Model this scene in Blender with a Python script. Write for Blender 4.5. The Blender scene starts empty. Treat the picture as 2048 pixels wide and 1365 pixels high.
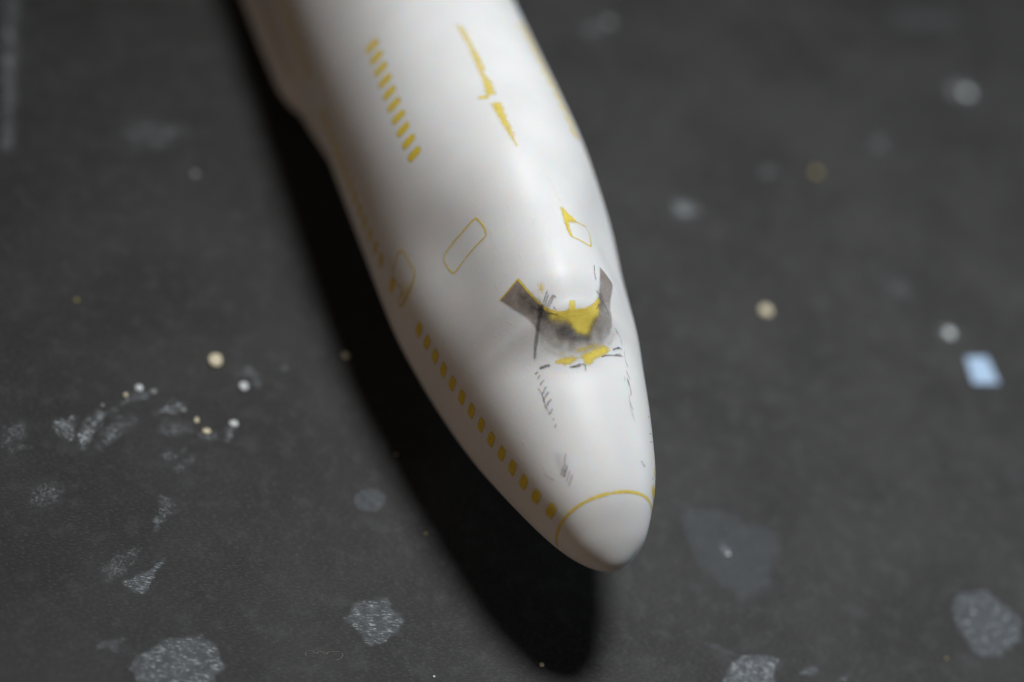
import bpy, bmesh, math, random
import numpy as np
from mathutils import Matrix, Vector, noise as mnoise
D = {"S":[[2.6164,2.3637,2.0869,1.6952,1.3179,0.8565,0.4197,0.0538,-0.2652,-0.3666,-0.3804,-0.3215,-0.1995,-0.1416],[2.6164,3.0365,3.6409,4.3117,4.8412,5.266,5.5957,5.7938,5.9683,5.9353,6.1861,6.3243,6.3451,6.3605],[0.0,0.4071,0.8923,1.2585,1.6658,1.9528,2.204,2.4318,2.7416,2.9978,3.255,3.3189,3.397,3.3557],[4.6382,5.6501,6.1951,6.753,7.1502,7.3132,7.4007,7.7716,7.6212,7.5097,7.6053],[0.5795,1.0716,1.352,1.6297,1.8881,1.9195,1.9921,2.5701,2.796,2.6396,2.6307]],"cam_pos":[-0.071893,-0.271116,0.30313],"cam_rot":[[0.970143,-0.158863,-0.183265],[-0.01222,0.722644,-0.691112],[0.242228,0.672717,0.699126]],"lens":73.606,"lamp":[0.0263,0.0824,0.5425],"window":[0.4174,0.4465,0.5428],"fus":[[-0.00199676,-0.00658282,-0.00095118,0.02105524],[0.00664945,-0.00199838,-0.00012862,-0.0484612],[-0.00015179,-0.00094776,0.00687779,0.00880292],[0.0,0.0,0.0,1.0]],"e":[1.4554,3.5407,10.2591,0.0,11.7391,6.4373,1.1028,8.1867,8.7245,6.6621,5.5283,6.3788,6.7413,6.2745,6.2247],"surf":[["windshield_panel","poly",[[6.268,1.1476],[6.311,1.2305],[6.387,1.3059],[6.022,1.3312],[5.732,1.3592],[5.435,1.3957],[5.271,1.4345],[5.168,1.4823],[5.133,1.5595],[5.131,1.6299],[5.194,1.6944],[5.354,1.7623],[5.544,1.7988],[5.736,1.816],[6.047,1.835],[6.497,1.878],[6.41,1.9419],[6.321,2.0074],[6.143,1.9893],[5.734,1.9362],[5.42,1.9142],[5.244,1.9269],[5.086,1.9335],[4.882,1.906],[4.685,1.8438],[4.534,1.7707],[4.432,1.6609],[4.426,1.5477],[4.534,1.45],[4.676,1.3822],[4.854,1.3399],[5.029,1.3139],[5.183,1.2963],[5.357,1.2797],[5.559,1.2522],[5.869,1.1991]],0.09,"primer_grey",1,[[6.213,1.1814,0.9],[6.281,1.2957,0.9],[5.838,1.2296,0.75],[5.832,1.3114,0.95],[5.482,1.3266,0.8],[5.358,1.3737,0.9],[5.368,1.2878,0.55],[5.14,1.3492,0.65],[4.917,1.3723,0.5],[4.858,1.337,0.28],[4.677,1.4103,0.35],[4.538,1.4646,0.12],[4.441,1.5489,0.1],[4.755,1.4526,0.6],[4.583,1.5386,0.55],[4.464,1.6626,0.2],[4.617,1.6839,0.65],[4.55,1.7711,0.3],[4.739,1.853,0.35],[4.841,1.7983,0.7],[5.01,1.9069,0.5],[5.173,1.844,0.62],[5.456,1.9114,0.5],[5.647,1.8471,0.72],[5.89,1.9118,0.62],[6.204,1.8906,0.75],[5.021,1.5062,0.9]]],["windshield_panel","poly",[[5.083,1.3085],[4.896,1.3425],[4.703,1.3996],[4.557,1.4807],[4.489,1.5671],[4.512,1.6803],[4.637,1.7895],[4.844,1.8813],[5.037,1.9324],[4.954,1.9753],[4.677,1.9234],[4.445,1.803],[4.334,1.6551],[4.35,1.5186],[4.496,1.402],[4.686,1.3333],[4.882,1.298]],0.22,"primer_grey",1,[[4.983,1.3139,0.3],[4.609,1.4019,0.26],[4.42,1.5619,0.2],[4.514,1.7616,0.22],[4.919,1.9424,0.22]]],["sanded_yellow_patch","poly",[[5.399,1.4094],[5.289,1.4362],[5.2,1.4848],[5.179,1.5451],[5.378,1.5691],[5.366,1.596],[5.178,1.5935],[5.192,1.6626],[5.275,1.7238],[5.541,1.7964],[5.461,1.8098],[5.267,1.7764],[5.165,1.7272],[5.069,1.628],[5.078,1.5102],[5.171,1.4484],[5.302,1.4146]],0.06,"yellow_soft",2,1.0],["sanded_yellow_patch","poly",[[5.302,1.4146],[5.193,1.4843],[5.149,1.5718],[5.171,1.6682],[5.31,1.7459],[5.353,1.788],[5.138,1.7742],[4.978,1.7413],[4.84,1.711],[4.733,1.6903],[4.742,1.6369],[4.792,1.5853],[4.87,1.5608],[4.946,1.5434],[5.002,1.5049],[5.035,1.442],[5.116,1.408]],0.26,"yellow_soft",2,[[5.211,1.429,0.75],[5.094,1.5691,1],[5.196,1.7278,1],[5.055,1.4498,0.45],[5.013,1.5175,0.6],[4.902,1.5908,0.9],[4.785,1.6523,0.85],[4.944,1.7265,0.7],[4.761,1.6873,0.6]]],["graphite_smudge","poly",[[4.896,1.4282],[4.946,1.4642],[4.957,1.5016],[4.929,1.5363],[4.843,1.5592],[4.762,1.5904],[4.707,1.6569],[4.721,1.7013],[4.669,1.6927],[4.624,1.6181],[4.645,1.5431],[4.757,1.4593],[4.845,1.4292]],0.22,"graphite_soft",3,0.5],["graphite_smudge","poly",[[6.062,1.2885],[5.755,1.3443],[5.466,1.3901],[5.323,1.4023],[5.246,1.3739],[5.406,1.3243],[5.661,1.2916],[5.894,1.2631]],0.4,"graphite_soft",3,[[5.985,1.2923,0.45],[5.723,1.341,0.6],[5.399,1.3836,0.95],[5.438,1.3279,0.6],[5.773,1.2863,0.45]]],["graphite_smudge","poly",[[5.52,1.3636],[5.475,1.3909],[5.351,1.3876],[5.264,1.3638],[5.306,1.3471]],0.14,"graphite_soft",3,0.7],["graphite_smudge","poly",[[5.355,1.3851],[5.302,1.4146],[5.103,1.4187],[4.931,1.4505],[4.99,1.4068],[5.187,1.3795]],0.25,"graphite_soft",3,0.35],["graphite_smudge","poly",[[4.998,1.7265],[5.096,1.7555],[5.018,1.7638],[4.825,1.7108],[4.703,1.6786],[4.744,1.6723]],0.2,"graphite_soft",3,0.4],["graphite_smudge","poly",[[5.735,1.8152],[5.628,1.834],[5.43,1.8448],[5.26,1.8032],[5.344,1.78]],0.24,"graphite_soft",3,0.5],["yellow_edge","line",[[6.277,1.1488],[6.321,1.2315],[6.397,1.3051]],0.05,"yellow",2,0.75],["yellow_edge","line",[[6.397,1.3051],[6.013,1.3304],[5.724,1.3584],[5.435,1.3957]],0.055,"yellow",2,0.85],["yellow_edge","line",[[5.435,1.3957],[5.286,1.4245],[5.168,1.4823],[5.148,1.5489]],0.08,"yellow",2,1.0],["paint_smear","poly",[[4.376,1.3632],[4.391,1.4186],[4.358,1.5119],[4.317,1.5533],[4.24,1.4843],[4.274,1.4345]],0.2,"yellow_soft",2,0.95],["paint_smear","poly",[[4.359,1.6023],[4.434,1.7006],[4.598,1.8343],[4.59,1.8626],[4.57,1.9118],[4.429,1.8483],[4.301,1.7351],[4.156,1.6669],[4.179,1.636],[4.271,1.6191]],0.2,"yellow_soft",2,0.95],["paint_smear","poly",[[4.502,1.5537],[4.542,1.651],[4.631,1.8072],[4.531,1.762],[4.434,1.6378],[4.433,1.5703]],0.18,"yellow_soft",2,0.5],["paint_smear","poly",[[4.554,1.4094],[4.479,1.4584],[4.444,1.4618],[4.505,1.4179]],0.08,"yellow_soft",2,0.45],["paint_smear","poly",[[5.961,1.4075],[5.935,1.4314],[5.835,1.4311],[5.767,1.4147],[5.84,1.397]],0.2,"yellow_soft",2,0.55],["rim_highlight","line",[[4.929,1.309],[4.74,1.3413],[4.567,1.3966],[4.434,1.4754],[4.37,1.5654],[4.392,1.6744],[4.528,1.7968],[4.737,1.8922],[4.94,1.9473],[5.083,1.9584]],0.16,"highlight_soft",1.5,0.6],["pencil_line","line",[[5.529,1.3932],[5.303,1.353],[5.018,1.2914],[4.832,1.2442],[4.612,1.1961]],0.125,"graphite",4,0.62],["pencil_line","line",[[5.754,1.4507],[5.651,1.4262],[5.525,1.4002]],0.035,"graphite",4,0.8],["pencil_line","line",[[5.662,1.4486],[5.572,1.4276],[5.455,1.4061]],0.035,"graphite",4,0.8],["pencil_line","line",[[5.614,1.475],[5.511,1.4415],[5.403,1.4126]],0.035,"graphite",4,0.8],["pencil_line","line",[[5.526,1.4842],[5.577,1.4774],[5.475,1.4521],[5.37,1.4197]],0.035,"graphite",4,0.8],["pencil_line","line",[[5.357,1.4576],[5.31,1.4575],[5.283,1.4636]],0.035,"graphite",4,0.8],["pencil_line","line",[[5.286,1.4074],[5.221,1.4357],[5.152,1.4726]],0.035,"graphite",4,0.8],["pencil_line","line",[[6.446,1.8148],[6.137,1.7937],[5.943,1.7947]],0.035,"graphite",4,0.8],["pencil_line","line",[[5.701,1.7807],[5.651,1.7942],[5.611,1.8073]],0.035,"graphite",4,0.8],["pencil_line","line",[[5.241,1.7572],[5.302,1.7757],[5.377,1.7917]],0.035,"graphite",4,0.8],["pencil_line","line",[[5.514,1.8206],[5.392,1.86],[5.258,1.8864]],0.035,"graphite",4,0.8],["pencil_line","line",[[4.405,1.207],[4.392,1.2627],[4.358,1.3135]],0.085,"graphite",4,0.85],["pencil_line","line",[[4.159,1.4672],[4.168,1.5233],[4.192,1.5889]],0.05,"graphite",4,0.7],["pencil_line","line",[[4.158,1.4829],[4.136,1.5439],[4.157,1.5858]],0.035,"graphite",4,0.7],["pencil_line","line",[[4.598,1.9489],[4.685,2.0117],[4.747,2.0485]],0.06,"graphite",4,0.8],["pencil_line","line",[[4.671,2.0114],[4.72,2.048],[4.724,2.0791]],0.045,"graphite",4,0.8],["pencil_line","line",[[4.343,1.7983],[4.42,1.8862],[4.481,1.9924],[4.562,2.1023]],0.045,"graphite",4,0.75],["pencil_line","line",[[4.486,1.9711],[4.585,2.067]],0.035,"graphite",4,0.6],["pencil_line","line",[[5.09,1.9639],[5.05,2.0206],[4.943,2.0756],[4.807,2.0943]],0.025,"graphite",4,0.6],["pencil_line","line",[[5.047,1.9835],[5.001,2.0161]],0.035,"graphite",4,0.5],["pencil_line","line",[[4.322,1.1485],[4.347,1.1649],[4.345,1.1833]],0.05,"graphite",4,0.75],["pencil_line","line",[[4.179,1.1513],[4.228,1.1697],[4.247,1.1895]],0.04,"graphite",4,0.75],["pencil_line","line",[[4.006,1.1441],[4.074,1.1756],[4.092,1.2094]],0.035,"graphite",4,0.75],["pencil_line","line",[[3.788,1.1423],[3.877,1.1698],[3.916,1.2032]],0.04,"graphite",4,0.75],["pencil_line","line",[[3.591,1.1025],[3.703,1.1477],[3.773,1.2098]],0.045,"graphite",4,0.75],["pencil_line","line",[[3.46,1.1206],[3.531,1.1504],[3.569,1.1957]],0.045,"graphite",4,0.75],["pencil_line","line",[[3.25,1.1061],[3.304,1.1378],[3.343,1.1642]],0.035,"graphite",4,0.75],["pencil_line","line",[[2.897,1.0948],[2.942,1.1138],[2.969,1.1299]],0.035,"graphite",4,0.75],["pencil_line","line",[[3.08,1.1106],[3.106,1.1274],[3.115,1.1405]],0.025,"graphite",4,0.75],["pencil_line","line",[[3.98,1.1171],[3.795,1.1248],[3.576,1.1139],[3.347,1.0887]],0.025,"graphite",4,0.75],["pencil_line","line",[[3.851,1.1416],[3.719,1.1229],[3.518,1.1113]],0.02,"graphite",4,0.75],["pencil_line","line",[[3.52,1.1092],[3.397,1.1102],[3.25,1.1061]],0.02,"graphite",4,0.75],["graphite_smudge","poly",[[2.319,0.9485],[2.269,1.011],[2.068,0.9658],[1.913,0.9503],[1.856,0.8902],[2.066,0.9094]],0.25,"graphite_soft",3,0.22],["pencil_line","line",[[1.838,0.8792],[1.947,0.9434],[2.045,1.0212]],0.05,"graphite",4,0.5],["pencil_line","line",[[1.777,0.8999],[1.872,0.9646],[1.994,1.032]],0.07,"graphite",4,0.5],["pencil_line","line",[[1.77,0.9074],[1.918,0.9749]],0.05,"graphite",4,0.5],["pencil_line","line",[[1.661,0.9054],[1.755,0.9716],[1.852,1.0365]],0.04,"graphite",4,0.5],["pencil_line","line",[[1.56,0.8954],[1.644,0.9747],[1.752,1.0432]],0.045,"graphite",4,0.5],["pencil_line","line",[[2.14,0.6629],[1.995,0.6999],[1.834,0.7557]],0.03,"graphite",4,0.5],["pencil_line","line",[[2.036,1.0005],[2.243,1.0839]],0.04,"graphite",4,0.5],["pencil_line","line",[[4.486,2.1212],[4.37,2.1334],[4.255,2.1476]],0.025,"graphite",4,0.6],["pencil_line","line",[[4.155,2.1088],[4.028,2.1266],[3.908,2.1513]],0.035,"graphite",4,0.6],["pencil_line","line",[[3.944,2.1016],[3.813,2.1122],[3.642,2.1295],[3.428,2.1249]],0.045,"graphite",4,0.6],["pencil_line","line",[[3.903,2.1081],[3.729,2.1225]],0.05,"graphite",4,0.6],["pencil_line","line",[[3.962,2.0636],[3.803,2.056]],0.02,"graphite",4,0.6],["pencil_line","line",[[3.286,2.0867],[3.18,2.1059],[3.054,2.1381]],0.025,"graphite",4,0.6],["pencil_line","line",[[3.497,2.0944],[3.087,2.0951],[2.767,2.1424]],0.02,"graphite",4,0.6],["pencil_line","line",[[1.844,2.2225],[1.785,2.2645],[1.734,2.3296]],0.06,"graphite",4,0.6],["pencil_line","line",[[2.739,2.4847],[2.921,2.65]],0.03,"graphite",4,0.6],["pencil_line","line",[[2.53,2.5049],[2.635,2.6098]],0.03,"graphite",4,0.6],["pencil_line","line",[[3.242,2.5035],[3.337,2.5815]],0.03,"graphite",4,0.6],["pencil_line","line",[[1.644,2.5943],[1.668,2.6439]],0.05,"graphite",4,0.6],["pencil_line","line",[[4.759,2.1206],[4.426,2.1245],[4.333,2.1603]],0.02,"graphite",4,0.6],["pencil_line","line",[[4.184,1.5894],[4.151,1.6193],[3.995,1.6161]],0.05,"graphite",4,0.6],["pencil_line","line",[[4.167,1.4693],[4.157,1.5327],[4.184,1.5894]],0.03,"graphite",4,0.6],["crown_scrape","poly",[[15.404,1.5533],[15.288,1.5719],[14.494,1.5758],[13.999,1.5847],[13.483,1.5845],[13.274,1.5645],[12.873,1.5875],[12.358,1.5781],[12.327,1.5339],[13.031,1.5532],[13.475,1.5551],[14.443,1.5588]],0.28,"yellow_soft",2,0.82],["crown_scrape","poly",[[12.253,1.4751],[12.348,1.4872],[12.306,1.5343],[12.181,1.5297]],0.08,"yellow_soft",2,0.9],["crown_scrape","poly",[[11.955,1.5359],[11.925,1.5816],[11.31,1.5752],[10.522,1.566],[10.427,1.5576],[11.096,1.5401]],0.28,"yellow_soft",2,0.82],["crown_scrape","line",[[10.529,1.5582],[10.223,1.5639],[10.144,1.5666]],0.05,"yellow_soft",2,0.6],["paint_smear","poly",[[8.212,1.7083],[8.212,1.7281],[8.071,1.7458],[7.969,1.7804],[7.883,1.7989],[7.716,1.7222],[7.501,1.7117],[7.213,1.7048],[7.454,1.6957],[7.682,1.6971]],0.2,"yellow_soft",2,0.9],["paint_smear","poly",[[9.135,1.6902],[9.057,1.7119],[8.702,1.7264],[8.342,1.7387],[8.239,1.7077],[8.586,1.6957]],0.3,"yellow_soft",2,0.22],["paint_smear","poly",[[7.834,1.5059],[7.805,1.5227],[7.644,1.5164],[7.625,1.4962],[7.721,1.4911]],0.2,"yellow_soft",2,0.2],["paint_smear","poly",[[0.983,1.7747],[1.029,2.1274],[0.926,2.3909],[0.762,2.0979],[0.833,1.7349]],0.3,"yellow_soft",2,0.14],["paint_smear","poly",[[1.222,0.5643],[1.162,0.7693],[1.14,0.8975],[1.048,0.6862],[1.096,0.4889]],0.25,"yellow_soft",2,0.25],["paint_smear","poly",[[9.357,0.2903],[9.182,0.4311],[9.102,0.4998],[8.925,0.4376],[8.935,0.2813],[9.132,0.1714]],0.35,"yellow_soft",2,0.38],["door_outline","loop",[[8.827,1.2115],[8.688,1.2259],[8.472,1.2381],[8.311,1.2391],[8.191,1.2242],[8.195,1.1444],[8.186,1.0208],[8.153,0.9247],[8.183,0.8926],[8.323,0.8704],[8.559,0.8568],[8.72,0.8597],[8.808,0.8931],[8.841,0.9834],[8.841,1.0971],[8.851,1.1848]],0.046,"yellow",2,0.8],["door_outline","loop",[[7.804,1.7236],[7.853,1.7636],[7.898,1.8435],[7.969,1.8923],[7.846,1.9131],[7.567,1.8981],[7.179,1.8582],[7.126,1.8274],[7.138,1.7701],[7.185,1.7081],[7.26,1.6973],[7.481,1.6951],[7.69,1.7032]],0.044,"yellow",2,0.85],["door_outline","loop",[[10.019,0.516],[9.775,0.5404],[9.455,0.5406],[9.229,0.5438],[9.08,0.4938],[9.019,0.3775],[9.051,0.2414],[9.132,0.1714],[9.293,0.159],[9.293,0.298],[9.657,0.2733],[9.979,0.2929],[9.997,0.3667],[10.077,0.4469],[10.078,0.485]],0.07,"yellow",2,0.5]],"table":[["dried_stain",[[-60.64,-63.0],[-60.38,-61.37],[-58.92,-60.07],[-57.76,-59.89],[-57.04,-58.34],[-55.66,-57.4],[-53.44,-55.96],[-51.7,-55.49],[-49.59,-55.7],[-47.42,-56.61],[-46.37,-58.43],[-44.72,-60.32],[-44.48,-61.35],[-45.97,-63.0],[-46.38,-65.17],[-48.28,-66.86],[-52.24,-68.15],[-57.16,-68.21],[-59.41,-66.13],[-60.36,-64.18]],1.1,0.75,1.0],["dried_stain",[[-23.64,-47.01],[-22.51,-44.17],[-20.99,-42.77],[-18.8,-42.4],[-16.62,-41.27],[-16.42,-42.77],[-14.64,-44.38],[-13.49,-46.09],[-14.52,-48.9],[-16.04,-50.27],[-17.58,-51.07],[-19.39,-52.47],[-20.68,-51.02],[-22.33,-48.67],[-24.53,-47.91]],1.1,0.65,0.9],["dried_stain",[[-17.52,-18.69],[-17.66,-19.63],[-18.13,-20.53],[-18.87,-21.29],[-19.81,-21.83],[-20.84,-22.09],[-21.84,-22.05],[-22.72,-21.72],[-23.39,-21.12],[-23.76,-20.32],[-23.79,-19.41],[-23.49,-18.48],[-22.88,-17.63],[-22.03,-16.96],[-21.03,-16.55],[-19.99,-16.43],[-19.03,-16.62],[-18.24,-17.1],[-17.72,-17.82]],0.4,0.55,0.1],["dried_stain",[[-63.96,-45.54],[-62.67,-45.01],[-61.91,-43.75],[-60.16,-43.18],[-58.83,-41.42],[-57.07,-39.2],[-57.93,-41.27],[-58.97,-43.54],[-59.19,-45.09],[-59.5,-46.46],[-60.39,-47.92],[-61.76,-47.78],[-63.02,-47.25],[-63.44,-46.2]],0.65,0.8,1.0],["dried_stain",[[-66.8,-60.09],[-65.52,-58.63],[-62.65,-58.17],[-63.04,-59.84],[-63.04,-61.08],[-64.7,-60.64]],0.65,0.5,0.4],["dried_stain",[[96.38,-24.73],[97.05,-22.51],[98.83,-20.72],[101.58,-19.82],[104.56,-19.75],[106.58,-20.9],[107.78,-22.4],[109.96,-24.58],[110.42,-27.02],[109.64,-30.06],[107.18,-33.34],[104.32,-35.02],[101.71,-35.43],[99.63,-34.95],[98.29,-32.31],[97.61,-29.95],[96.55,-27.63]],1.2,0.7,0.7],["dried_stain",[[46.88,-49.55],[47.76,-47.11],[49.29,-45.12],[51.47,-43.61],[53.92,-42.95],[57.02,-42.73],[58.51,-43.28],[58.25,-44.1],[57.32,-44.83],[56.94,-46.84],[56.9,-48.77],[56.41,-51.9],[51.18,-53.83],[46.24,-53.07]],0.65,0.9,1.0],["dried_stain",[[62.19,-45.63],[63.4,-44.07],[64.7,-43.28],[66.49,-44.18],[66.04,-45.03],[63.89,-45.75]],0.65,0.6,0.8],["dried_stain",[[69.71,-46.02],[70.87,-45.06],[72.74,-43.98],[72.63,-44.78],[70.74,-46.05]],0.65,0.55,0.8],["dried_stain",[[41.67,-11.31],[44.96,-8.8],[49.67,-8.57],[55.68,-11.27],[61.28,-12.78],[61.54,-15.24],[59.55,-19.32],[58.45,-25.0],[56.07,-28.41],[51.79,-30.91],[50.52,-28.16],[47.09,-26.95],[44.41,-22.59],[42.25,-17.45]],2.6,0.36,0.05],["dried_stain",[[43.82,-41.7],[46.52,-41.85],[50.14,-43.23],[50.43,-43.77],[47.07,-43.33],[44.44,-42.38]],0.6,0.35,0.2],["chalk_smear",[[-80.69,-11.02],[-79.53,-10.78],[-78.65,-11.4],[-77.73,-9.34],[-76.59,-11.25],[-76.87,-12.91],[-76.86,-14.5],[-77.23,-16.15],[-78.33,-15.32],[-79.55,-15.03],[-80.21,-13.05]],1.0,1.0,0.0],["chalk_smear",[[-75.59,-10.52],[-74.78,-9.01],[-72.76,-7.52],[-71.65,-8.37],[-72.28,-11.45],[-73.57,-13.84],[-74.28,-16.09],[-74.92,-17.27],[-75.54,-14.76],[-75.51,-12.64]],1.0,0.95,0.0],["chalk_smear",[[-72.8,-16.85],[-71.36,-17.35],[-69.6,-13.84],[-69.22,-10.3],[-70.52,-9.49],[-71.31,-12.86]],1.5,0.35,0.0],["chalk_smear",[[-72.73,-7.78],[-70.2,-5.36],[-68.44,-3.07],[-67.78,-3.49],[-69.65,-6.61],[-71.82,-8.67]],0.9,0.5,0.0],["chalk_smear",[[-75.71,-12.68],[-74.74,-12.48],[-72.73,-7.78],[-72.08,-8.19],[-73.93,-12.59],[-74.5,-15.87],[-75.15,-16.26]],0.5,0.9,0.0],["chalk_smear",[[-71.31,-12.86],[-69.28,-9.78],[-66.74,-7.37],[-65.8,-8.53],[-68.25,-11.71],[-70.28,-14.77]],1.5,0.35,0.0],["chalk_smear",[[-67.74,-2.1],[-67.03,-1.12],[-65.46,-0.52],[-63.0,-0.56],[-64.46,-2.25],[-66.82,-3.01]],1.2,0.3,0.0],["chalk_smear",[[-62.77,-6.56],[-61.63,-3.87],[-59.99,-1.87],[-58.7,-2.44],[-56.76,-3.41],[-57.26,-4.62],[-60.46,-5.27]],1.2,0.45,0.0],["chalk_smear",[[-60.84,-7.53],[-55.82,-6.78],[-54.85,-8.49],[-58.48,-10.83],[-61.02,-9.73]],2.0,0.22,0.0],["chalk_smear",[[-60.18,-15.95],[-59.09,-14.81],[-57.24,-15.24],[-57.38,-15.93],[-59.71,-16.65]],1.2,0.3,0.0],["chalk_smear",[[-56.34,-14.14],[-56.32,-12.27],[-55.03,-10.95],[-54.58,-11.39],[-55.65,-12.94]],1.2,0.35,0.0],["chalk_smear",[[-58.27,-18.99],[-56.86,-17.14],[-54.81,-15.43],[-54.34,-16.13],[-55.92,-18.53],[-57.02,-19.53]],1.5,0.25,0.0],["chalk_smear",[[-69.92,-7.75],[-67.5,-7.79],[-66.08,-9.67],[-66.96,-12.52],[-69.09,-11.35]],2.0,0.22,0.0],["chalk_smear",[[-48.66,-6.7],[-47.63,-6.63],[-47.73,-9.22],[-48.27,-10.14]],0.8,0.6,0.0],["chalk_smear",[[-53.95,-9.39],[-51.19,-8.29],[-50.25,-9.73],[-52.16,-11.18]],1.2,0.3,0.0],["chalk_smear",[[-90.28,-14.34],[-86.74,-13.63],[-84.89,-16.93],[-88.67,-18.89]],2.5,0.25,0.0],["chalk_smear",[[-89.49,-19.42],[-86.04,-18.37],[-83.75,-18.53],[-87.51,-20.59]],1.5,0.25,0.0],["chalk_smear",[[-82.85,-27.88],[-78.73,-25.33],[-76.59,-27.87],[-79.6,-31.92],[-81.92,-31.2]],2.5,0.25,0.0],["chalk_smear",[[-59.16,-25.77],[-56.85,-25.93],[-56.8,-28.28],[-58.95,-32.17],[-59.99,-35.23],[-59.49,-28.77]],1.2,0.4,0.0],["chalk_smear",[[-67.87,-43.94],[-65.24,-40.13],[-61.06,-37.7],[-64.73,-44.5],[-66.69,-46.48]],1.5,0.3,0.0],["chalk_smear",[[-109.37,119.37],[-107.23,120.05],[-102.26,83.88],[-99.32,60.13],[-100.9,59.71],[-105.56,91.52]],2.5,0.45,0.0],["chalk_smear",[[-78.25,71.41],[-73.42,76.02],[-64.77,75.89],[-68.41,69.17],[-74.71,68.3]],5.0,0.22,0.0],["chalk_smear",[[-48.41,7.12],[-45.63,9.31],[-42.77,8.05],[-43.34,4.88],[-44.83,5.22],[-45.46,7.08]],1.5,0.3,0.0],["chalk_smear",[[111.81,170.18],[129.66,175.62],[132.09,173.12],[113.92,165.5]],5.0,0.15,0.0],["chalk_smear",[[94.29,66.87],[100.58,68.34],[101.08,63.61],[97.07,61.1]],4.0,0.18,0.0],["chalk_smear",[[123.42,144.23],[128.18,146.38],[131.28,142.85],[127.96,139.54],[124.44,140.53]],2.0,1.0,0.0],["chalk_smear",[[106.65,54.59],[109.54,56.02],[110.81,52.86],[108.61,50.52],[106.5,52.22]],1.0,0.95,0.0],["chalk_smear",[[45.89,80.67],[50.75,81.9],[52.32,78.93],[49.16,76.48],[46.26,77.42]],2.0,0.55,0.0],["chalk_smear",[[26.83,140.28],[31.35,141.65],[31.2,138.03],[27.34,136.88]],2.5,0.3,0.0],["chalk_smear",[[69.25,98.23],[72.19,99.0],[71.93,96.46],[69.0,95.7]],2.0,0.35,0.0],["chalk_smear",[[100.17,117.33],[102.89,118.06],[102.38,114.58],[99.69,113.86]],2.0,0.35,0.0],["chalk_smear",[[48.96,-16.87],[50.42,-17.85],[50.96,-19.85],[49.71,-20.07]],0.8,0.6,0.0],["chalk_smear",[[84.39,5.14],[85.98,4.78],[86.31,3.24],[85.22,3.3]],1.0,0.35,0.0],["chalk_smear",[[-39.82,11.23],[-38.05,11.61],[-38.27,10.35],[-39.54,10.08]],1.0,0.35,0.0],["chalk_smear",[[-39.16,77.81],[-34.14,77.49],[-34.99,72.31],[-39.42,72.78]],5.0,0.1,0.0]],"crumbs":[[[-52.46,9.73],14,13,"cream","large round cream paint crumb left of the fuselage shadow"],[[-46.52,4.21],9,9,"white","whitish crumb just below right of the large cream crumb on the left"],[[-66.27,-0.32],8,7,"white","whitish crumb at the top of the chalky arc on the left"],[[-68.59,-2.48],4.5,4,"cream","tiny cream crumb at the left end of the top of the chalky arc"],[[-63.47,-0.64],7,5,"grey","dull grey crumb at the right end of the top of the chalky arc"],[[-57.39,-4.14],5,4.5,"grey","small grey crumb ending a short chalk smear in the chalky arc"],[[-54.72,-6.14],4.5,6,"cream","small upright cream crumb above the flat crumb in the chalky arc"],[[-52.6,-8.5],8,5.5,"cream","flat cream crumb lying lowest in the chalky arc"],[[-47.69,-5.61],9,6,"white","flat white crumb with a chalk tail at the right end of the chalky arc"],[[-72.51,-5.97],4,3.5,"grey","tiny dull grey crumb above the pair of bright chalk smears"],[[-26.94,16.73],7,6,"cream","tan crumb lying inside the fuselage shadow beside the front windows"],[[-61.34,62.2],7,6,"grey","faint blurred crumb alone at upper left of the fuselage shadow"],[[65.13,50.07],13,12,"cream","round cream paint crumb on the right of the cockpit"],[[108.77,52.88],10,10,"white","whitish round crumb just above the pale blue chip"],[[82.84,100.18],9,9,"yellow","blurred olive yellow crumb at upper right"],[[33.59,142.92],11,10,"grey","blurred grey crumb near the top edge right of the fuselage"],[[128.61,142.5],12,10,"white","blurred bright white crumb at the far upper right"],[[12.06,-51.69],4.5,4,"cream","small tan crumb in the shadow of the nose near the bottom edge"],[[93.09,-37.44],2.5,2.2,"yellow","tiny yellow speck below the egg shaped stain at lower right"],[[-9.85,-25.38],2.6,2.2,"yellow","tiny olive speck at the edge of the nose shadow"],[[-15.99,-7.06],2.6,2.2,"cream","tiny tan speck inside the fuselage shadow beside the middle of the window row"],[[-7.78,-57.27],2.2,2.0,"white","tiny white speck at the bottom edge left of the shadow tip"],[[50.36,-19.71],3.5,3,"white","tiny bright crumb on the big faint stain right of the nose"],[[-80.78,20.07],4,3.5,"yellow","faint tiny olive speck at the far left of the paper"]],"flake":[[111.44,46.07],[116.66,47.2],[118.23,39.52],[111.96,38.2]],"fibre":[[-30.86,-56.5],[-30.85,-55.59],[-29.86,-55.25],[-29.07,-55.86],[-28.5,-55.14],[-27.25,-55.57],[-26.67,-55.0],[-25.0,-54.77],[-24.37,-55.11],[-24.49,-55.86],[-25.37,-56.61]]}
rnd = random.Random(7)
scene = bpy.context.scene
COL = scene.collection
SC = 1 / 144.0            # the kit is 1:144; fuselage shape is written in full-size metres

# ------------------------------------------------------------------ camera
cd = bpy.data.cameras.new("camera"); cam = bpy.data.objects.new("camera", cd); COL.objects.link(cam)
R = D['cam_rot']
cam.matrix_world = Matrix([[R[i][0], R[i][1], R[i][2], D['cam_pos'][i]] for i in range(3)] + [[0, 0, 0, 1]])
cd.sensor_width = 36; cd.lens = D['lens']; cd.clip_start = .01; cd.clip_end = 20
cd.dof.use_dof = True; cd.dof.focus_distance = .3725; cd.dof.aperture_fstop = 4.9
scene.camera = cam

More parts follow.
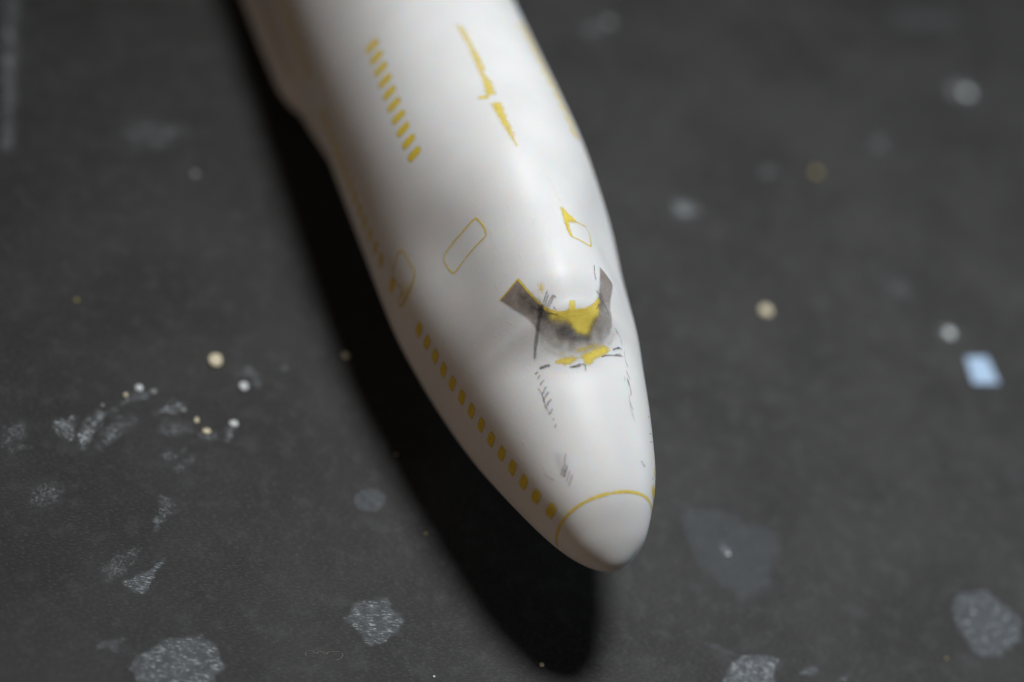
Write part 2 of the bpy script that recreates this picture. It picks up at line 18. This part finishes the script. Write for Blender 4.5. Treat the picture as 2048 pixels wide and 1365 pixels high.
# ------------------------------------------------------------------ world and lamps
w = bpy.data.worlds.new("World"); scene.world = w; w.use_nodes = True
w.node_tree.nodes["Background"].inputs[0].default_value = (1, .80, .66, 1)
w.node_tree.nodes["Background"].inputs[1].default_value = .012
def area(name, loc, target, power, colour, sx, sy=None):
    l = bpy.data.lights.new(name, 'AREA'); l.energy = power; l.color = colour
    l.shape = 'DISK' if sy is None else 'RECTANGLE'; l.size = sx
    if sy: l.size_y = sy
    o = bpy.data.objects.new(name, l); COL.objects.link(o); o.location = loc
    o.rotation_euler = (Vector(target) - Vector(loc)).to_track_quat('-Z', 'Y').to_euler(); return o
kl = area("desk_lamp_light", D['lamp'], (.14, .03, 0), .83, (.965, .985, 1), .13)
kl.data.spread = math.radians(92)
area("right_fill_light", (.56, .16, .14), (.02, .03, .03), .55, (.80, .91, 1), .30, .16)  # added cool fill to brighten the right-hand rim; no window is seen
area("room_bounce_light", (-.47, -.42, .026), (0, 0, .03), .28, (1, .72, .52), .40, .035)
scene.view_settings.view_transform = 'Standard'; scene.view_settings.look = 'None'
scene.view_settings.exposure = 0; scene.view_settings.gamma = 1
scene.cycles.max_bounces = 8; scene.cycles.transparent_max_bounces = 24

# ------------------------------------------------------------------ materials
class NT:
    def __init__(s, name):
        s.m = bpy.data.materials.new(name); s.m.use_nodes = True; s.t = s.m.node_tree
        s.b = s.t.nodes["Principled BSDF"]; s.o = s.t.nodes["Material Output"]
    def n(s, typ, **kw):
        nd = s.t.nodes.new(typ)
        for k, v in kw.items(): setattr(nd, k, v)
        return nd
    def l(s, a, b): s.t.links.new(a, b)
    def coord(s, scale=(1, 1, 1), rot=(0, 0, 0)):
        tc = s.n('ShaderNodeTexCoord'); mp = s.n('ShaderNodeMapping')
        mp.inputs['Scale'].default_value = scale; mp.inputs['Rotation'].default_value = rot
        s.l(tc.outputs['Object'], mp.inputs['Vector']); return mp.outputs[0]
    def noise(s, vec, scale, detail=2, rough=.5, dist=0):
        nz = s.n('ShaderNodeTexNoise'); nz.inputs['Scale'].default_value = scale
        nz.inputs['Detail'].default_value = detail; nz.inputs['Roughness'].default_value = rough
        nz.inputs['Distortion'].default_value = dist; s.l(vec, nz.inputs['Vector']); return nz.outputs['Fac']
    def ramp(s, fac, a, b, c0=0., c1=1.):
        r = s.n('ShaderNodeMapRange', interpolation_type='SMOOTHSTEP')
        for k, v in zip(('From Min', 'From Max', 'To Min', 'To Max'), (a, b, c0, c1)): r.inputs[k].default_value = v
        s.l(fac, r.inputs['Value']); return r.outputs[0]
    def math(s, op, a, b):
        m = s.n('ShaderNodeMath', operation=op, use_clamp=op != 'ADD')
        for i, v in enumerate((a, b)):
            if isinstance(v, (int, float)): m.inputs[i].default_value = v
            else: s.l(v, m.inputs[i])
        return m.outputs[0]
    def mix(s, fac, a, b):
        m = s.n('ShaderNodeMix', data_type='RGBA')
        if isinstance(fac, (int, float)): m.inputs[0].default_value = fac
        else: s.l(fac, m.inputs[0])
        for i, v in ((6, a), (7, b)):
            if isinstance(v, tuple): m.inputs[i].default_value = (*v, 1)
            else: s.l(v, m.inputs[i])
        return m.outputs[2]
    def bump(s, h, strength, dist):
        b = s.n('ShaderNodeBump'); b.inputs['Strength'].default_value = strength
        b.inputs['Distance'].default_value = dist; s.l(h, b.inputs['Height']); s.l(b.outputs[0], s.b.inputs['Normal'])
    def alpha(s, fac):
        s.l(fac, s.b.inputs['Alpha'])
    def attr(s, k='wear'): return s.n('ShaderNodeAttribute', attribute_name=k).outputs['Fac']

def mat_white():
    t = NT('sanded_white_primer'); b = t.b
    c = t.coord()
    big = t.noise(c, 90, 3)
    t.l(t.mix(t.ramp(big, .3, .7), (.80, .80, .795), (.84, .84, .835)), b.inputs['Base Color'])
    sc = t.noise(t.coord((120, 1500, 1500), (0, 0, .12)), 1, 3, .7)
    fine = t.noise(c, 2600, 2, .6)
    scr = t.ramp(sc, .60, .70)
    rgh = t.math('SUBTRACT', t.ramp(big, .2, .8, .42, .52), t.math('MULTIPLY', scr, .12))
    t.l(rgh, b.inputs['Roughness']); b.inputs['Specular IOR Level'].default_value = .42
    t.bump(t.math('ADD', t.math('MULTIPLY', fine, .5), t.math('MULTIPLY', scr, .5)), .6, .00007)
    b.subsurface_method = 'RANDOM_WALK'
    b.inputs['Subsurface Weight'].default_value = 1.
    b.inputs['Subsurface Radius'].default_value = (1.0, .62, .42); b.inputs['Subsurface Scale'].default_value = .0008
    return t.m
def mat_patch(name, c0, c1, kind, rough=.5):
    t = NT(name); b = t.b; c = t.coord()
    f = t.noise(c, 900, 3, .65)
    t.l(t.mix(t.ramp(f, .35, .65), c0, c1), b.inputs['Base Color'])
    b.inputs['Roughness'].default_value = rough; b.inputs['Specular IOR Level'].default_value = .35
    a = t.attr()
    if kind == 'crisp':
        t.alpha(t.math('MULTIPLY', t.math('MULTIPLY', a, t.attr('strength')), t.ramp(t.noise(c, 2200, 3, .65), .30, .46, .6, 1)))
    elif kind == 'soft':      # sanded through: streaky edge, thin where little is left
        st = t.noise(t.coord((900, 4200, 4200), (0, 0, .15)), 1, 4, .75)
        s = t.attr('strength')
        cut = t.ramp(t.math('ADD', t.math('MULTIPLY', a, s), t.math('MULTIPLY', t.math('SUBTRACT', st, .40), .9)), .10, .98)
        t.alpha(t.math('MULTIPLY', t.math('MULTIPLY', cut, t.ramp(a, .0, .15)), t.ramp(s, 0, .55)))
    elif kind == 'veil':      # grey resin glimpsed through thin white; also the painted highlight arc
        st = t.noise(t.coord((900, 4200, 4200), (0, 0, .15)), 1, 4, .75)
        t.alpha(t.math('MULTIPLY', t.math('MULTIPLY', a, t.attr('strength')), t.ramp(st, .32, .60, .78, 1)))
    elif kind == 'pencil':
        st = t.noise(t.coord((2200, 5200, 5200), (0, .5, .8)), 1, 3, .7)
        t.alpha(t.math('MULTIPLY', t.math('MULTIPLY', a, t.ramp(st, .30, .60, .25, 1)), t.attr('strength')))
    t.bump(f, .15, .00005)
    return t.m
M = {
    'white': mat_white(),
    'yellow': mat_patch('exposed_yellow_primer', (.88, .67, .07), (.82, .60, .06), 'crisp'),
    'yellow_soft': mat_patch('worn_yellow_primer', (.86, .69, .13), (.80, .61, .10), 'soft'),
    'highlight_soft': mat_patch('painted_rim_highlight', (.88, .87, .85), (.82, .81, .79), 'veil', .4),  # ridge highlight painted on as a pale arc; the mesh has no ridge
    'primer_grey': mat_patch('bare_grey_resin', (.33, .275, .235), (.25, .208, .175), 'veil', .45),
    'graphite_soft': mat_patch('rubbed_graphite', (.055, .052, .05), (.035, .033, .032), 'pencil', .4),
    'graphite': mat_patch('pencil_graphite', (.05, .05, .055), (.03, .03, .034), 'pencil', .4),
}
def mat_paper():
    t = NT('black_craft_paper'); b = t.b; c = t.coord()
    mott = t.noise(c, 38, 5, .6); blot = t.noise(c, 260, 4, .6)
    fib = t.noise(t.coord((1000, 4200, 1), (0, 0, -.06)), 1, 3, .7)
    fib2 = t.noise(t.coord((1800, 3000, 1), (0, 0, -.30)), 1, 3, .75)
    base = t.mix(t.ramp(mott, .36, .64), (.0225, .0218, .0214), (.0375, .0366, .0362))
    base = t.mix(t.math('MULTIPLY', t.ramp(blot, .48, .70), .40), base, (.075, .076, .081))
    base = t.mix(t.math('MULTIPLY', t.ramp(fib, .50, .68), .55), base, (.12, .115, .108))
    base = t.mix(t.math('MULTIPLY', t.ramp(fib2, .52, .34), .6), base, (.018, .018, .018))
    t.l(base, b.inputs['Base Color'])
    b.inputs['Roughness'].default_value = .62; b.inputs['Specular IOR Level'].default_value = .35
    t.bump(t.math('ADD', t.math('MULTIPLY', fib, .6), t.math('MULTIPLY', fib2, .4)), .55, .00012)
    return t.m
def mat_stain(name, col, kind):
    t = NT(name); b = t.b; c = t.coord()
    a = t.attr(); s = t.n('ShaderNodeAttribute', attribute_name='strength').outputs['Fac']
    gl = t.n('ShaderNodeAttribute', attribute_name='glint').outputs['Fac']
    if kind == 'film':
        fib = t.noise(t.coord((620, 4000, 1), (0, 0, -.06)), 1, 3, .75)
        blot = t.noise(c, 700, 4, .65)
        spark = t.math('MULTIPLY', t.math('MULTIPLY', t.ramp(fib, .56, .63), t.ramp(blot, .42, .56)), gl)  # glints painted into the base colour as pale flecks
        t.l(t.mix(spark, t.mix(t.ramp(blot, .3, .7), col, tuple(v * .72 for v in col)), (.80, .84, .82)), b.inputs['Base Color'])
        tex = t.ramp(fib, .34, .62, .30, 1)
        body = t.math('MULTIPLY', t.math('MULTIPLY', a, s), t.math('MULTIPLY', tex, t.ramp(blot, .36, .58, .45, 1)))
        t.alpha(t.math('MAXIMUM', body, t.math('MULTIPLY', t.math('MULTIPLY', spark, a), .8)))
        b.inputs['Roughness'].default_value = .42; b.inputs['Specular IOR Level'].default_value = .5
        t.bump(fib, .6, .00012)
    else:
        wsp = t.noise(t.coord((1, 1, 1), (0, 0, .6)), 720, 5, .72, 1.8); fine = t.noise(c, 2600, 3, .6)
        b.inputs['Base Color'].default_value = (*col, 1); b.inputs['Roughness'].default_value = .8
        k = t.math('MULTIPLY', t.ramp(wsp, .46, .64, .05, 1), t.ramp(fine, .36, .58, .3, 1))
        t.alpha(t.math('MULTIPLY', t.math('MULTIPLY', a, s), k))
    return t.m
M['paper'] = mat_paper()
M['film'] = mat_stain('dried_glue_film', (.18, .205, .23), 'film')
M['chalk'] = mat_stain('chalky_dust', (.56, .61, .64), 'dust')
def mat_plain(name, col, rough=.55, spec=.4, var=.12):
    t = NT(name); c = t.coord(); f = t.noise(c, 1800, 3, .6)
    t.l(t.mix(t.ramp(f, .3, .7), tuple(v * (1 - var) for v in col), col), t.b.inputs['Base Color'])
    t.b.inputs['Roughness'].default_value = rough; t.b.inputs['Specular IOR Level'].default_value = spec
    t.bump(f, .3, .0001); return t.m
M['white_crumb'] = mat_plain('white_filler_crumb', (.78, .82, .82))
M['cream_crumb'] = mat_plain('cream_resin_crumb', (.88, .79, .56))
M['grey_crumb'] = mat_plain('grey_filler_crumb', (.30, .32, .31))
M['yellow_crumb'] = mat_plain('yellow_primer_crumb', (.42, .36, .12))
M['blue'] = mat_plain('pale_blue_plastic', (.40, .54, .72), .6, .3, .03)
M['fibre'] = mat_plain('pale_lint', (.45, .42, .36))

# ------------------------------------------------------------------ mesh helpers
def link(name, verts, faces, mat, parent=None, attrs=None, normals=None, smooth=True):
    me = bpy.data.meshes.new(name); me.from_pydata([tuple(map(float, v)) for v in verts], [], faces); me.update()
    if smooth: me.polygons.foreach_set('use_smooth', [True] * len(me.polygons))
    for k, v in (attrs or {}).items():
        at = me.attributes.new(k, 'FLOAT', 'POINT'); at.data.foreach_set('value', np.broadcast_to(np.asarray(v, float), (len(verts),)).astype(np.float32))
    if normals is not None: me.normals_split_custom_set_from_vertices([tuple(map(float, n)) for n in normals])
    me.materials.append(mat)
    o = bpy.data.objects.new(name, me); COL.objects.link(o)
    if parent: o.parent = parent
    return o
def tag(o, label, cat, group=None):
    o['label'] = label; o['category'] = cat
    if group: o['group'] = group
    return o

# ------------------------------------------------------------------ fuselage shape (full-size metres, nose tip at x = 0, z up)
KX=np.array([0,.12,.5,1.1,2,3,4,5,6.5,8,10,13,20,45.])
HX=np.array([3.0,4.2,4.8,5.4,6.2,7.2,8.5,10.5,13,20,45.])
P = 8
def pchip(xk,yk,x):
    h=np.diff(xk);d=np.diff(yk)/h
    m=np.zeros_like(yk)
    for i in range(1,len(xk)-1):
        if d[i-1]*d[i]>0:
            w1=2*h[i]+h[i-1];w2=h[i]+2*h[i-1]
            m[i]=(w1+w2)/(w1/d[i-1]+w2/d[i])
    m[0]=d[0];m[-1]=d[-1]
    i=np.clip(np.searchsorted(xk,x)-1,0,len(h)-1)
    t=(x-xk[i])/h[i]
    return (1+2*t)*(1-t)**2*yk[i]+t*(1-t)**2*h[i]*m[i]+t*t*(3-2*t)*yk[i+1]+t*t*(t-1)*h[i]*m[i+1]
def profiles(x,S):
    ZB,ZM,W,HT,HW=S
    sx=np.sqrt(np.maximum(x,0));k=np.sqrt(KX)
    zb=pchip(k,ZB,sx);zm=pchip(k,ZM,sx);w=pchip(k,W,sx)
    xh=np.clip(x,HX[0],None)
    ht=pchip(HX,HT,xh);hw=pchip(HX,HW,xh)
    return zb,zm,w,ht,hw
def section_pair(x,th,S):
    """x (n,), th (m,) angle 0=+y side, pi/2 top ; returns y,z (n,m)"""
    zb,zm,w,ht,hw=profiles(np.atleast_1d(x).astype(float),S)
    zc=zb+(zm-zb)*0.5
    c=np.cos(th);s=np.sin(th)
    H=(zm-zb)*.5
    n=2.15
    r1=1/np.maximum((np.abs(c/np.maximum(w,1e-6))**n+np.abs(s/np.maximum(H,1e-6))**n),1e-9)**(1/n)
    # upper lobe: ellipse centre zu
    hz=np.maximum(ht-zc,1e-3)
    zu=hz*.32; Hu=hz-zu
    # |(r s - zu)/Hu|^2+(r c/hw)^2=1
    A=(s/Hu)**2+(c/hw)**2;B=-2*s*zu/Hu**2;C=(zu/Hu)**2-1
    r2=(-B+np.sqrt(np.maximum(B*B-4*A*C,0)))/(2*A)
    act=np.clip((np.atleast_1d(x)-2.2)/2.6,0,1);act=act*act*(3-2*act)
    r2=r2*act
    r=(r1**P+r2**P)**(1/P)
    xx=np.atleast_1d(x); al=np.arctan2(c,s)   # angle from crown
    r=r-0.075*np.exp(-((xx-4.62-.25*al**2)/.30)**2)*np.exp(-(al/.55)**2)+0.05*np.exp(-((xx-5.2-.25*al**2)/.22)**2)*np.exp(-(al/.6)**2)
    return r*c, zc+r*s

S = [np.array(a) for a in D['S']]
def surf(x, th):
    """points and unit normals for paired arrays x, th"""
    x = np.atleast_1d(np.asarray(x, float)).ravel(); th = np.atleast_1d(np.asarray(th, float)).ravel()
    def P_(xx, tt):
        yy = np.empty(len(xx)); zz = np.empty(len(xx))
        y, z = section_pair(np.maximum(xx, 0), tt, S); return np.stack([np.maximum(xx, 0), y, z], 1)
    p = P_(x, th); hx = np.minimum(.004, .3 * np.maximum(x, 1e-5))
    a = P_(x + hx, th) - P_(x - hx, th); b = P_(x, th + .002) - P_(x, th - .002)
    n = np.cross(b, a); ln = np.linalg.norm(n, axis=1, keepdims=True)
    n = np.where(ln > 1e-14, n / np.maximum(ln, 1e-14), [[-1, 0, 0]])
    ax = np.stack([0 * x, p[:, 1], p[:, 2] - 3.0], 1)
    flip = ((n * ax).sum(1) < 0) & (x > .4)
    n = np.where(flip[:, None], -n, n)
    return p, n, np.linalg.norm(a, axis=1) / (2 * hx), np.linalg.norm(b, axis=1) / .004
def lift(x, th, h):
    p, n, _, _ = surf(x, th); return (p + n * h) * SC

fus = bpy.data.objects.new('model_airliner_fuselage', None); COL.objects.link(fus)
F = D['fus']; mw = Matrix(F); mw = mw @ Matrix.Scale(144, 4); fus.matrix_world = mw
fus.empty_display_size = .01
tag(fus, 'white sanded model airliner fuselage with yellow windows lying on black paper', 'model aircraft')

def shell(name, xs, cap0, cap1, mat, nth=200):
    th = np.linspace(-math.pi / 2, 1.5 * math.pi, nth, endpoint=False)
    X, T = np.meshgrid(xs, th, indexing='ij'); p, n, _, _ = surf(X.ravel(), T.ravel())
    v = (p * SC).tolist(); nn = n.tolist(); f = []
    nx = len(xs)
    for i in range(nx - 1):
        for j in range(nth):
            k = (j + 1) % nth; f.append((i * nth + j, i * nth + k, (i + 1) * nth + k, (i + 1) * nth + j))
    for cap, i in ((cap0, 0), (cap1, nx - 1)):
        if cap:
            y = p[i * nth:(i + 1) * nth].mean(0); v.append((y * SC).tolist()); nn.append([-1 if i == 0 else 1, 0, 0])
            for j in range(nth):
                k = (j + 1) % nth; q = (i * nth + j, i * nth + k, len(v) - 1); f.append(q if i else q[::-1])
    return link(name, v, f, mat, fus, normals=nn)
XR = D['e'][6]
shell('fuselage_shell', np.concatenate([[.0004], XR * np.linspace(.03, 1, 46) ** 2, np.linspace(XR, 9, 190)[1:], np.linspace(9.06, 40, 150)]), True, True, M['white'])

def fairing():
    xs = np.concatenate([np.linspace(15.6, 20, 24), np.linspace(20.05, 22, 30), np.linspace(22.2, 40, 40)]); th = np.linspace(0, 2 * math.pi, 72, endpoint=False)
    kx = np.array([15.6, 17, 18.9, 20.2, 20.6, 21.1, 21.8, 26, 40.]); kw = np.array([2.3, 2.75, 3.12, 3.34, 3.52, 3.66, 3.72, 3.84, 4.0]); kh = np.array([.3, .7, 1.0, 1.08, 1.16, 1.22, 1.26, 1.28, 1.28])
    WD = pchip(kx, kw, xs); HH = pchip(kx, kh, xs); v = []; f = []
    for x, wd, hh in zip(xs, WD, HH):
        for a in th:
            c, s = math.cos(a), math.sin(a); r = 1 / ((abs(c) / wd) ** 2.8 + (abs(s) / hh) ** 2.8) ** (1 / 2.8)
            v.append((x * SC, r * c * SC, (1.10 + r * s) * SC))
    n = len(th)
    for i in range(len(xs) - 1):
        for j in range(n): f.append((i * n + j, i * n + (j + 1) % n, (i + 1) * n + (j + 1) % n, (i + 1) * n + j)[::-1])
    f.append(tuple(range(n))); f.append(tuple(range((len(xs) - 1) * n, len(xs) * n))[::-1])
    return link('wing_fairing', v, f, M['white'], fus)
fairing()

LAY = .003               # full-size metres between paint layers (0.02 mm on the kit)
def window(x, z, side, hx=.13, hz=.205, wear=1.):
    th = np.linspace(-math.pi / 2, math.pi / 2, 400); y_, z_ = section_pair(np.full(400, x), th, S)
    t0 = float(np.interp(z, np.maximum.accumulate(z_), th)); t0 = t0 if side > 0 else math.pi - t0
    _, _, sx, st = surf([x], [t0]); sx = sx[0]; st = st[0]
    X = [x]; T = [t0]; A = [1.]
    jit = [rnd.uniform(.95, 1.05) for _ in range(20)]
    rings = ((.55, 1), (.86, 1), (1.0, .8), (1.14, 0))
    for r, al in rings:
        for k in range(20):
            a = k * math.pi / 10; c, s = math.cos(a), math.sin(a); q = 1 / (abs(c) ** 4.5 + abs(s) ** 4.5) ** (1 / 4.5) * r * jit[k]
            X.append(x + q * c * hx / sx); T.append(t0 + q * s * hz / st); A.append(al * wear)
    f = [(0, 1 + k, 1 + (k + 1) % 20) for k in range(20)]
    for i in range(len(rings) - 1):
        b = 1 + i * 20
        f += [(b + k, b + 20 + k, b + 20 + (k + 1) % 20, b + (k + 1) % 20) for k in range(20)]
    return link('window', lift(X, T, LAY * 2), f, M['yellow'], fus, {'wear': A, 'strength': 1.})
e = D['e']
for side in (1, -1):
    for k in range(14): window(e[0] + .508 * k, e[1], side)
    window(9.82, e[1] - .04, side)
    for k in range(1, 46):
        x = e[2] + .508 * k
        if not 17.2 < x < 18.6: window(x, e[1], side, .13, .205, .85 if k < 9 else 1)
    for k in range(10): window(e[4] + .508 * k, e[5], side, .125, .235)

def smoothstep(a, b, v):
    t = np.clip((v - a) / (b - a), 0, 1); return t * t * (3 - 2 * t)
def sdf(P, poly):
    """signed distance, positive inside"""
    poly = np.asarray(poly, float); d = np.full(len(P), 1e9); ins = np.zeros(len(P), bool)
    for i in range(len(poly)):
        a = poly[i]; b = poly[(i + 1) % len(poly)]; ab = b - a
        t = np.clip(((P - a) @ ab) / max(ab @ ab, 1e-12), 0, 1); q = a + t[:, None] * ab
        d = np.minimum(d, np.hypot(*(P - q).T))
        cr = ((a[1] > P[:, 1]) != (b[1] > P[:, 1]))
        with np.errstate(divide='ignore', invalid='ignore'):
            xi = (b[0] - a[0]) * (P[:, 1] - a[1]) / (b[1] - a[1]) + a[0]
        ins ^= cr & (P[:, 0] < xi)
    return np.where(ins, d, -d)
def grid_patch(poly, fe, step, rag=0., seed=0):
    """grid of points over a polygon with wear 0..1 falling off across its edge; only the cells that show"""
    poly = np.asarray(poly, float); lo = poly.min(0) - fe; hi = poly.max(0) + fe
    nx, ny = [max(3, min(260, int(math.ceil((hi[i] - lo[i]) / step)) + 1)) for i in (0, 1)]
    U, V = np.meshgrid(np.linspace(lo[0], hi[0], nx), np.linspace(lo[1], hi[1], ny), indexing='ij')
    P = np.stack([U.ravel(), V.ravel()], 1); d = sdf(P, poly)
    if rag:
        d = d + rag * np.array([mnoise.fractal(Vector((p[0] / (rag * 3.), p[1] / (rag * 3.), seed)), 1, 2, 3) for p in P])
    a = smoothstep(-fe * .5, fe * .5, d).reshape(nx, ny)
    f = []; keep = np.maximum.reduce([a[:-1, :-1], a[1:, :-1], a[:-1, 1:], a[1:, 1:]]) > .004
    for i, j in zip(*np.nonzero(keep)): f.append((i * ny + j, (i + 1) * ny + j, (i + 1) * ny + j + 1, i * ny + j + 1))
    used = np.unique(np.array(f).ravel()); re = np.full(nx * ny, -1); re[used] = np.arange(len(used))
    return P[used], a.ravel()[used], [tuple(int(re[k]) for k in q) for q in f]
def surf_poly(name, pts, fe, mat, layer, st, seed):
    pts = np.array(pts); c = pts.mean(0); _, _, sx, s_t = surf([c[0]], [c[1]]); k = np.array([sx[0], s_t[0]])
    P, a, f = grid_patch(pts * k, fe, .022, fe * .12, seed)
    q = P / k
    if isinstance(st, list):
        c_ = np.array(st); d2 = ((P[:, None] - c_[None, :, :2] * k) ** 2).sum(-1) + .004; wt = d2 ** -1.6
        st = (wt * c_[:, 2]).sum(1) / wt.sum(1)
    return link(name, lift(q[:, 0], q[:, 1], LAY * layer), f, M[mat], fus, {'wear': a, 'strength': st})
def resample(pts, n, closed=False):
    p = np.asarray(pts, float)
    if closed: p = np.vstack([p, p[:1]])
    # Catmull-Rom through the points
    out = []; m = len(p)
    for i in range(m - 1):
        p0 = p[i - 1] if i else (p[-2] if closed else 2 * p[0] - p[1]); p3 = p[i + 2] if i + 2 < m else (p[1] if closed else 2 * p[-1] - p[-2])
        for t in np.linspace(0, 1, n, endpoint=False):
            out.append(.5 * (2 * p[i] + (p[i + 1] - p0) * t + (2 * p0 - 5 * p[i] + 4 * p[i + 1] - p3) * t * t + (3 * p[i] - p0 - 3 * p[i + 1] + p3) * t ** 3))
    if not closed: out.append(p[-1])
    return np.array(out)
def ribbon(name, pts, width, mat, layer, st, closed=False, n=7, taper=True, fade=None):
    pts = np.array(pts); c = pts.mean(0); _, _, sx, s_t = surf([c[0]], [c[1]]); k = np.array([sx[0], s_t[0]])
    q = resample(pts * k, n, closed); N = len(q)
    tg = (np.roll(q, -1, 0) - np.roll(q, 1, 0)) if closed else np.gradient(q, axis=0)
    tg /= np.maximum(np.linalg.norm(tg, axis=1, keepdims=True), 1e-9); nr = np.stack([-tg[:, 1], tg[:, 0]], 1)
    u = np.linspace(0, 1, N); wd = np.full(N, width)
    en = np.ones(N)
    if not closed and taper:
        en = smoothstep(0, .06, u) * smoothstep(0, .10, 1 - u); wd = wd * (.45 + .55 * en)
    wd = wd * np.array([1 + .22 * mnoise.noise(Vector((i * .35, len(pts), width * 99))) for i in range(N)])
    if fade is not None: en = en * fade(u)
    V = []; A = []; f = []; offs = ((-.62, 0), (-.34, 1), (.34, 1), (.62, 0)) if mat != 'highlight_soft' else ((-1.1, 0), (-.12, 1), (.12, 1), (1.1, 0))
    for o, al in offs: V.append(q + nr * (o * wd)[:, None]); A.append(al * en)
    V = np.concatenate(V) / k; A = np.concatenate(A)
    for j in range(3):
        for i in range(N if closed else N - 1): f.append((j * N + i, j * N + (i + 1) % N, (j + 1) * N + (i + 1) % N, (j + 1) * N + i))
    return link(name, lift(V[:, 0], V[:, 1], LAY * layer), f, M[mat], fus, {'wear': A, 'strength': st})
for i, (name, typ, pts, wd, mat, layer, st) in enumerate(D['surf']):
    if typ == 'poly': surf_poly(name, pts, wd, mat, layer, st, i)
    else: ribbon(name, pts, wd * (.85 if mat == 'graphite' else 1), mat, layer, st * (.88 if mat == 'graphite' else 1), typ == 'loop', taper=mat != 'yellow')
ring_t = np.linspace(-.62, math.pi + .62, 60)
ribbon('radome_line', [(XR, t) for t in ring_t], .074, 'yellow', 2, 1., n=3, taper=False,
       fade=lambda u: smoothstep(0, .12, u) * smoothstep(0, .12, 1 - u) * (1 - .75 * np.exp(-((u - .50) / .007) ** 2)))

# ------------------------------------------------------------------ the black paper and what lies on it (millimetres in the data)
def paper():
    bm = bmesh.new(); bmesh.ops.create_cube(bm, size=1)
    for v in bm.verts: v.co = Vector((v.co.x * 1.6, v.co.y * 1.6, (v.co.z - .5) * .0008))
    me = bpy.data.meshes.new('black_paper'); bm.to_mesh(me); bm.free(); me.materials.append(M['paper'])
    o = bpy.data.objects.new('black_paper', me); COL.objects.link(o); o['kind'] = 'structure'
    o['label'] = 'sheet of black craft paper spotted with dried stains'; return o
sheet = paper()
for i, (name, pts, fe, st, gl) in enumerate(D['table']):
    pts = np.array(pts); ext = (pts.max(0) - pts.min(0)).max()
    P, a, f = grid_patch(pts, fe, max(.11, ext / 130), min(.9, fe * .85), i * 3.1)
    link(name, np.column_stack([P * .001, np.full(len(P), .00003 + .000004 * (i % 7))]), f, M['film' if name == 'dried_stain' else 'chalk'], sheet, {'wear': a, 'strength': min(1, st * (1.1 if name == 'dried_stain' else 1.6)), 'glint': gl})

CRN = {'white': 'white_crumb', 'cream': 'cream_crumb', 'grey': 'grey_crumb', 'yellow': 'yellow_crumb'}
for i, (c, rx, ry, colour, label) in enumerate(D['crumbs']):
    bm = bmesh.new(); bmesh.ops.create_icosphere(bm, subdivisions=3 if rx > 5 else 2, radius=1)
    mm = .1 * .001; a = rnd.uniform(0, 6.28)
    for v in bm.verts:
        k = 1 + .16 * mnoise.noise(v.co * 1.3 + Vector((i * 7.3, 0, 0))) + .06 * mnoise.noise(v.co * 4 + Vector((i * 3.3, 0, 0)))
        p = v.co * k; zz = max(p.z, -.55)
        v.co = Vector((p.x * rx * mm, p.y * ry * mm * 1.25, (zz + .55) * min(rx, ry) * mm * .5))
    me = bpy.data.meshes.new('paint_crumb'); bm.to_mesh(me); bm.free()
    me.polygons.foreach_set('use_smooth', [True] * len(me.polygons)); me.materials.append(M[CRN[colour]])
    o = bpy.data.objects.new('paint_crumb', me); COL.objects.link(o); o.location = (c[0] * .001, c[1] * .001, .00006)
    tag(o, label, 'crumb', 'crumbs scattered over the black paper')

def chip():
    p = np.array(D['flake']) * .001; c = p.mean(0); bm = bmesh.new()
    bot = [bm.verts.new((*(q - c), 0)) for q in p]; top = [bm.verts.new((*((q - c)), .00045)) for q in p]
    bm.faces.new(top); bm.faces.new(bot[::-1])
    for i in range(4): bm.faces.new((bot[i], bot[(i + 1) % 4], top[(i + 1) % 4], top[i]))
    bmesh.ops.recalc_face_normals(bm, faces=bm.faces)
    bmesh.ops.bevel(bm, geom=[e_ for e_ in bm.edges], offset=.00012, segments=2, affect='EDGES', profile=.5)
    me = bpy.data.meshes.new('plastic_chip'); bm.to_mesh(me); bm.free(); me.materials.append(M['blue'])
    o = bpy.data.objects.new('plastic_chip', me); COL.objects.link(o); o.location = (*c, .00006)
    tag(o, 'pale blue slanted plastic chip lying at the right edge', 'plastic chip')
chip()
def lint():
    q = resample(np.array(D['fibre']) * .001, 6); N = len(q); r = .000028; c = q.mean(0)
    tg = np.gradient(q, axis=0); tg /= np.linalg.norm(tg, axis=1, keepdims=True); V = []; f = []
    for i in range(N):
        nr = np.array([-tg[i, 1], tg[i, 0]])
        for a in range(5):
            t = a * 2 * math.pi / 5; V.append((*(q[i] - c + nr * math.cos(t) * r), .00008 + math.sin(t) * r))
    for i in range(N - 1):
        for a in range(5): f.append((i * 5 + a, i * 5 + (a + 1) % 5, i * 5 + 5 + (a + 1) % 5, i * 5 + 5 + a))
    f += [tuple(range(5)), tuple(range(N * 5 - 5, N * 5))[::-1]]
    o = link('lint_fibre', V, f, M['fibre']); o.location = (*c, .00002)
    tag(o, 'thin curly pale lint fibre lying near the bottom stains', 'fibre')
lint()
